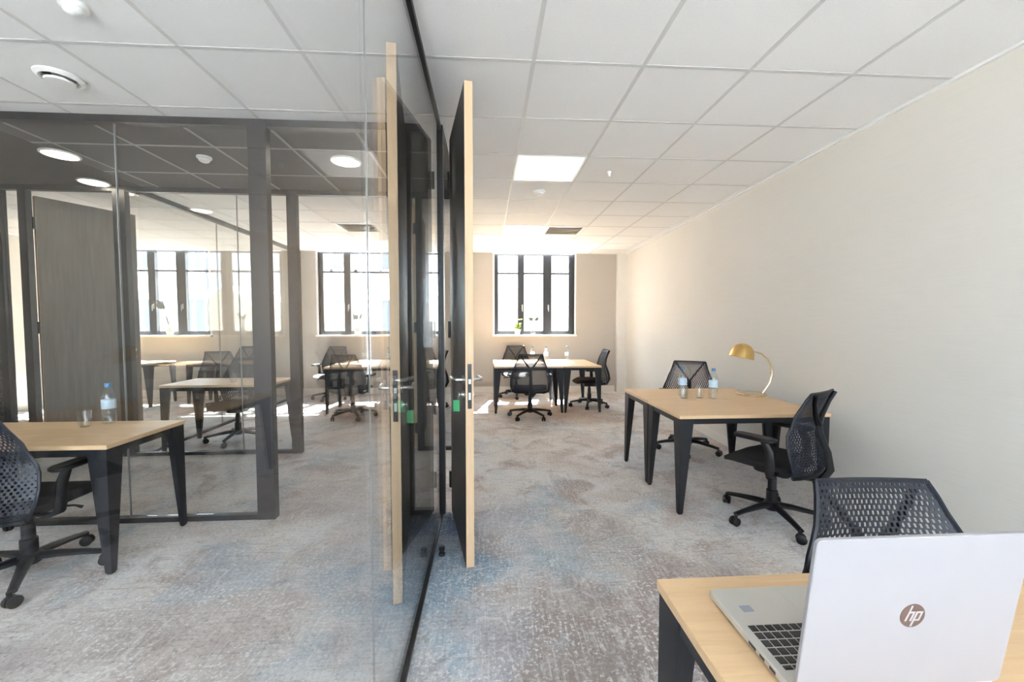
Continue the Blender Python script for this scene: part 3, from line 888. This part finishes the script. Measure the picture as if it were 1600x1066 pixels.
CH = [
    ((1.135, 0.85), 176, 'black web back task chair facing the silver laptop across its desk'),
    ((2.02, 2.70), 30, 'black web back task chair at the front of the brass lamp desk'),
    ((2.21, 4.27), 152, 'black web back task chair behind the bottles on the brass lamp desks'),
    ((0.64, 5.93), -4, 'black web back task chair with its back to the long room door'),
    ((0.56, 7.62), 178, 'black task chair between the long room window and its desks'),
    ((1.72, 6.66), 88, 'black task chair at the crosswise desk by the far corner pipe casing'),
    ((-2.515, 2.335), 0, 'black web back task chair at the left glass room desk'),
    ((-2.96, 4.97), 185, 'black task chair behind the desk at the corridor glass'),
    ((-1.98, 6.08), -6, 'black task chair in front of the middle room desk facing the window'),
    ((-2.86, 7.60), 172, 'black task chair under the middle room window facing the corridor'),
    ((-0.95, 6.55), 80, 'black task chair beside the wall of the middle room'),
    ((-6.10, 6.78), 10, 'black task chair at the desk under the furthest room window'),
    ((-4.25, 6.82), 15, 'black task chair in front of the furthest room desk by the glass'),
    ((-4.52, 7.69), 175, 'black task chair between furthest room wall and its glass side desk'),
]
for i, ((x, y), a, lab) in enumerate(CH):
    c = proto if i == 0 else copy_tree(proto)
    c.location = (x, y, 0)
    c.rotation_euler = (0, 0, R(a))
    c.scale = (1, 1, 0.965 if i == 0 else 1.0)
    tag(c, lab, 'chair', 'black task chairs at the oak desks')

# ---------------------------------------------------------------- bottles and glasses
def make_bottle():
    o = empty('water_bottle')
    prof = [(0.020, 0.0), (0.031, 0.004), (0.034, 0.012), (0.034, 0.045), (0.0325, 0.050), (0.034, 0.056), (0.034, 0.075), (0.0325, 0.080), (0.034, 0.086),
            (0.034, 0.145), (0.0335, 0.155), (0.028, 0.178), (0.018, 0.200), (0.0135, 0.210), (0.0135, 0.226)]
    MB().lathe(prof, 20).build('body', M['pet'], o, True)
    MB().lathe([(0.0, 0.004), (0.029, 0.008), (0.031, 0.016), (0.031, 0.150), (0.026, 0.172), (0.0, 0.172)], 20).build('water', M['water'], o, True)
    MB().lathe([(0.0345, 0.090), (0.0345, 0.142)], 20).build('label_band', M['label_paper'], o, True)
    MB().lathe([(0.0155, 0.214), (0.0155, 0.232), (0.0145, 0.235), (0.0, 0.235)], 16).build('cap', M['cap_blue'], o, True)
    return o
bp = make_bottle()
BO = [
    ((-2.50, 2.82), 'clear water bottle with blue cap on the left glass room desk'),
    ((1.79, 3.58), 'clear water bottle with blue cap on the brass lamp desk, away from the lamp'),
    ((1.99, 3.42), 'clear water bottle with blue cap on the brass lamp desk, closest to the lamp'),
    ((1.40, 6.95), 'small clear water bottle on the crosswise oak desk'),
    ((0.80, 7.00), 'small clear water bottle on the desk by the window plants, away from the crosswise desk'),
    ((1.02, 6.90), 'small clear water bottle on the desk by the window plants, next to the crosswise desk'),
    ((-2.62, 4.92), 'clear water bottle on the desk behind the corridor glass'),
    ((-1.62, 6.75), 'clear water bottle on the middle room desk facing the doorway'),
]
for i, ((x, y), lab) in enumerate(BO):
    c = bp if i == 0 else copy_tree(bp)
    c.location = (x, y, DESK_Z)
    c.rotation_euler = (0, 0, i * 0.7)
    c.scale = (1.08, 1.08, 1.15)
    tag(c, lab, 'bottle', 'water bottles on the desks')
gm = MB().lathe([(0.0, 0.004), (0.026, 0.004), (0.029, 0.012), (0.034, 0.105), (0.036, 0.105), (0.031, 0.006), (0.027, 0.0), (0.0, 0.0)], 20).mesh('drinking_glass', M['tumbler'], True)
for (x, y), lab in [((-2.58, 2.74), 'clear drinking glass beside the bottle in the left glass room'),
                    ((1.89, 3.46), 'clear drinking glass between the two bottles on the brass lamp desk'),
                    ((1.74, 3.45), 'clear drinking glass at the outer side of the brass lamp desk bottles'),
                    ((-2.86, 4.74), 'clear drinking glass on the desk behind the corridor glass')]:
    tag(obj('drinking_glass', gm, None, (x, y, DESK_Z)), lab, 'glass', 'drinking glasses on the desks')

# ---------------------------------------------------------------- brass lamp
lp = tag(empty('desk_lamp', (2.46, 3.60, DESK_Z), R(-8)), 'brass desk lamp with dome shade on a curved arm', 'lamp')
MB().lathe([(0.125, 0.0), (0.130, 0.004), (0.130, 0.014), (0.122, 0.020), (0.0, 0.022)], 36).build('base', M['brass_pale'], lp, True)
arc = [(0.105, 0, 0.018), (0.125, 0, 0.045), (0.165, 0, 0.110), (0.185, 0, 0.185), (0.178, 0, 0.265), (0.145, 0, 0.335), (0.085, 0, 0.385), (0.03, 0, 0.400), (-0.005, 0, 0.402)]
MB().tube(arc, 0.0085, 10).build('arm', M['brass_pale'], lp, True)
MB().lathe([(0.012, -0.012), (0.012, 0.012)], 12, (0.182, 0, 0.205)).build('joint', M['brass_pale'], lp, True)
sh = MB().lathe([(0.108, -0.050), (0.106, -0.046), (0.098, 0.0), (0.085, 0.038), (0.060, 0.066), (0.030, 0.080), (0.0, 0.084)], 32)
sh.lathe([(0.0, 0.078), (0.029, 0.075), (0.058, 0.062), (0.082, 0.036), (0.095, 0.0), (0.103, -0.046), (0.108, -0.050)], 32)
sh.xf(Matrix.Translation((-0.085, 0, 0.395)) @ Matrix.Rotation(R(12), 4, 'Y'))
so_ = sh.build('lamp_shade', M['brass'], lp, True)
MB().lathe([(0.0, -0.03), (0.022, -0.02), (0.028, 0.0), (0.020, 0.025), (0.014, 0.05)], 16, (-0.085, 0, 0.395)).build('bulb', M['white_plastic'], lp, True)

# ---------------------------------------------------------------- laptop
LPX, LPY, LPW, LPD = 0.537, 0.650, 0.385, 0.275
lt = tag(empty('laptop', (LPX, LPY, DESK_Z)), 'open silver laptop with round copper logo on its lid', 'laptop')
base = MB().rbox(0, LPW, 0.0, LPD, 0.004, 0.020, 0.012, 4, 0.002).build('base', M['deck'], lt)
for x, y in ((0.03, 0.03), (LPW - 0.03, 0.03), (0.03, LPD - 0.03), (LPW - 0.03, LPD - 0.03)):
    MB().lathe([(0.008, 0.0), (0.008, 0.0042)], 10, (x, y, 0)).build('rubber_foot', M['key'], base)
for y, wd in ((0.045, 0.016), (0.075, 0.014), (0.10, 0.022)):
    MB().box(-0.0006, 0.001, y, y + wd, 0.008, 0.014).build('port', M['key'], base)
KEYM = {}
def key(x0, x1, y0, y1):
    k = (round(x1 - x0, 4), round(y1 - y0, 4))
    if k not in KEYM:
        w, d = k; e = 0.0008
        KEYM[k] = MB().prism([(0, 0), (w, 0), (w, d), (0, d)], 0, 0.0014, [(e, e), (w - e, e), (w - e, d - e), (e, d - e)]).mesh('key', M['key'])
    obj('key', KEYM[k], base, (x0, y0, 0.0201))
kx0, kx1, ky0 = 0.016, LPW - 0.016, 0.042
ROWS = [(0.012, [1.0] * 18), (0.019, [1.0] * 13 + [1.6] + [1.0] * 4), (0.019, [1.4] + [1.0] * 12 + [1.2] + [1.0] * 4),
        (0.019, [1.7] + [1.0] * 11 + [1.9] + [1.0] * 4), (0.019, [2.2] + [1.0] * 10 + [2.4] + [1.0] * 4), (0.019, [1.2, 1.0, 1.2, 1.2, 5.4, 1.2, 1.2, 1.0, 1.0, 1.0] + [1.0] * 4)]
y = ky0
for d, ws in ROWS:
    tot = sum(ws); u = (kx1 - kx0) / tot; x = kx1          # the typist sits on the far side, so rows run from the right
    for wv in ws:
        key(x - wv * u + 0.0012, x - 0.0012, y, y + d - 0.0026)
        x -= wv * u
    y += d + 0.0012
MB().rbox(LPW / 2 - 0.03, LPW / 2 + 0.085, LPD - 0.095, LPD - 0.012, 0.0196, 0.0203, 0.004).build('touchpad', M['deck'], base)
MB().rbox(0.036, 0.062, LPD - 0.082, LPD - 0.062, 0.0200, 0.0204, 0.002).build('sticker', M['sticker'], base)
MB().lathe([(0.007, 0.02), (0.007, LPW - 0.02)], 10, (0, 0.004, 0.018), 'X').build('hinge', M['deck'], lt, True)
lean = math.atan2(-0.036, 0.294)
lid = MB().rbox(0, LPW, 0, 0.294, -0.0045, 0.0045, 0.010, 4, 0.0015)
lid.xf(Matrix.Translation((0, 0.0, 0.021)) @ Matrix.Rotation(R(90) - lean, 4, 'X'))
LM = Matrix.Translation((0, 0.0, 0.021)) @ Matrix.Rotation(R(90) - lean, 4, 'X')
lido = lid.build('lid', M['silver'], lt)
MB().box(0.006, LPW - 0.006, 0.012, 0.282, -0.0053, -0.0046).xf(LM).build('screen', M['screen'], lido)
lc = (LPW * 0.495, 0.294 * 0.495)
MB().lathe([(0.0225, 0.0046), (0.0225, 0.0052), (0.0, 0.0052)], 40, (lc[0], lc[1], 0)).xf(LM).build('logo_disc', M['logo'], lido)
# slanted "hp" letters drawn as strokes clipped to the disc
lo = MB()
sl = 0.30
def stroke(x0, x1, y0, y1, zt=0.0058):
    lo.add([(lc[0] + x0 + sl * y0, lc[1] + y0, 0.0052), (lc[0] + x1 + sl * y0, lc[1] + y0, 0.0052), (lc[0] + x1 + sl * y1, lc[1] + y1, 0.0052), (lc[0] + x0 + sl * y1, lc[1] + y1, 0.0052),
            (lc[0] + x0 + sl * y0, lc[1] + y0, zt), (lc[0] + x1 + sl * y0, lc[1] + y0, zt), (lc[0] + x1 + sl * y1, lc[1] + y1, zt), (lc[0] + x0 + sl * y1, lc[1] + y1, zt)],
           [(4, 5, 6, 7), (0, 1, 5, 4), (1, 2, 6, 5), (2, 3, 7, 6), (3, 0, 4, 7)])
tk = 0.0034
stroke(-0.0115, -0.0115 + tk, -0.0095, 0.0200)               # h stem, up to the rim
stroke(-0.0115 + tk, -0.0025, 0.0055, 0.0085)                # h shoulder
stroke(-0.0025, -0.0025 + tk, -0.0095, 0.0085)               # h leg
stroke(0.0030, 0.0030 + tk, -0.0200, 0.0085)                 # p stem, down to the rim
stroke(0.0030 + tk, 0.0120, 0.0055, 0.0085)                  # p bowl top
stroke(0.0120, 0.0120 + tk, -0.0095, 0.0085)                 # p bowl side
stroke(0.0030 + tk, 0.0120, -0.0095, -0.0065)                # p bowl foot
lo.xf(LM).build('logo_letters', M['logo_light'], lido)

# ---------------------------------------------------------------- window sill decor
def flower_pot(x, y, label):
    o = tag(empty('potted_flower', (x, y, SILL)), label, 'plant')
    o.scale = (1.45, 1.0, 1.45)
    MB().lathe([(0.032, 0.0), (0.045, 0.07), (0.048, 0.075), (0.044, 0.075), (0.040, 0.06), (0.0, 0.06)], 18).build('pot', M['ceramic'], o, True)
    rnd = random.Random(3)
    lf = MB()
    for k in range(26):
        a = rnd.uniform(0, 6.28); e = rnd.uniform(0.2, 1.3); L = rnd.uniform(0.08, 0.14)
        d = Vector((math.cos(a) * math.cos(e), math.sin(a) * math.cos(e), math.sin(e)))
        s = d.cross(Vector((0, 0, 1))).normalized() * 0.018
        p0 = Vector((0, 0, 0.06)); p1 = p0 + d * L * 0.6; p2 = p0 + d * L + Vector((0, 0, -0.015))
        lf.add([p0, p1 - s, p2, p1 + s], [(0, 1, 2), (0, 2, 3)])
    lf.build('foliage', M['leaf'], o)
    fm = MB().lathe([(0.0, -0.008), (0.013, -0.004), (0.019, 0.006), (0.012, 0.010), (0.0, 0.008)], 8).mesh('blossom', M['flower'], True)
    for k in range(16):
        a = rnd.uniform(0, 6.28); r = rnd.uniform(0.02, 0.085)
        obj('blossom', fm, o, (r * math.cos(a), r * math.sin(a) * 0.7, rnd.uniform(0.10, 0.21)))
flower_pot(0.62, WY + 0.0, 'yellow flowering pot plant on the long room window sill')
def twig_vase(x, y, label, h=0.2, lean=0.0, seed=1, mat='ceramic'):
    o = tag(empty('vase', (x, y, SILL)), label, 'vase')
    o.scale = (1.3, 1.0, 1.3)
    MB().lathe([(0.030, 0.0), (0.048, 0.03), (0.050, 0.06), (0.030, 0.10), (0.024, 0.115), (0.028, 0.12), (0.022, 0.115), (0.02, 0.10), (0.0, 0.095)], 18).build('vessel', M[mat], o, True)
    rnd = random.Random(seed)
    for k in range(9):
        a = rnd.uniform(0, 6.28); sp = rnd.uniform(0.02, 0.09)
        p = [(0, 0, 0.10), (sp * 0.4 * math.cos(a) + lean * 0.4, sp * 0.3 * math.sin(a), 0.10 + h * 0.5), (sp * math.cos(a) + lean, sp * 0.6 * math.sin(a), 0.10 + h * rnd.uniform(0.8, 1.0))]
        t = MB().tube(p, [0.003, 0.0025, 0.0015], 5)
        for q in range(5):
            f = 0.45 + 0.12 * q
            b0 = Vector(p[1]).lerp(Vector(p[2]), min(1, f))
            t.add([b0, b0 + Vector((0.018, 0.004, 0.012)), b0 + Vector((0.004, 0, 0.03)), b0 + Vector((-0.014, -0.004, 0.014))], [(0, 1, 2, 3)])
        t.build('twig', M['twig'], o)
twig_vase(0.93, WY + 0.0, 'glassy vase of grey twigs on the long room window sill', 0.16, 0, 2, 'tumbler')
twig_vase(-2.52, WY + 0.0, 'white vase of grey twigs on the middle room window sill', 0.20, 0, 5)
twig_vase(-6.02, WY + 0.0, 'white vase of leaning silvery twigs on the furthest room window sill', 0.42, -0.14, 9)

# ---------------------------------------------------------------- outside
gd = MB().box(-60, 60, WY + 0.6, 60, -4.3, -4.0).build('street', M['pavement']); struct(gd, 'grey street outside the windows')
gb = MB().box(-60, 60, -60, BY - 0.6, -4.3, -4.0).build('street', M['pavement']); struct(gb, 'grey street outside the windows behind the laptop')
def building(x0, x1, y, z1, label, mat, wins, roof=None):
    o = tag(empty('building', ((x0 + x1) / 2, y, -4.0)), label, 'building')
    hw = (x1 - x0) / 2
    MB().box(-hw, hw, 0, 6, 0, z1 + 4).build('wall', M[mat], o)
    nx, zs, ww, wh = wins
    for z in zs:
        for k in range(nx):
            cx = -hw + (k + 0.5) * 2 * hw / nx
            f = MB()
            for s in (-1, 1):
                f.box(cx + s * ww / 2 - 0.06, cx + s * ww / 2 + 0.06, -0.08, 0.0, z + 4, z + 4 + wh)
                f.box(cx - ww / 2 - 0.06, cx + ww / 2 + 0.06, -0.08, 0.0, z + 4 + (0 if s < 0 else wh), z + 4.12 + (0 if s < 0 else wh))
            f.box(cx - 0.03, cx + 0.03, -0.05, 0.0, z + 4.12, z + 4 + wh)
            wo = f.build('window', M['white_trim'], o)
            MB().box(cx - ww / 2, cx + ww / 2, -0.03, 0.0, z + 4.1, z + 4 + wh).build('pane', M['facade_pane'], wo)
    if roof == 'gable':
        n = max(1, round(2 * hw / 3.2))
        for k in range(n):
            a = -hw + k * 2 * hw / n; b = a + 2 * hw / n
            MB().add([(a, 0, z1 + 4), (b, 0, z1 + 4), ((a + b) / 2, 0, z1 + 5.4), (a, 6, z1 + 4), (b, 6, z1 + 4), ((a + b) / 2, 6, z1 + 5.4)],
                     [(0, 1, 2), (5, 4, 3), (1, 4, 5, 2), (3, 0, 2, 5), (0, 3, 4, 1)]).build('gable', M[mat], o)
    else:
        MB().box(-hw - 0.2, hw + 0.2, -0.25, 6.2, z1 + 4, z1 + 4.3).build('cornice', M['facade'], o)
building(-19.5, -1.0, 18.0, 6.0, 'white rendered building with rows of windows across the street', 'facade', (9, (-3.0, 0.5, 3.6), 1.0, 1.9))
building(-0.6, 9.0, 18.5, 1.7, 'low cream gabled building across the street', 'facade_cream', (4, (-2.6, -0.3), 0.9, 1.2), 'gable')
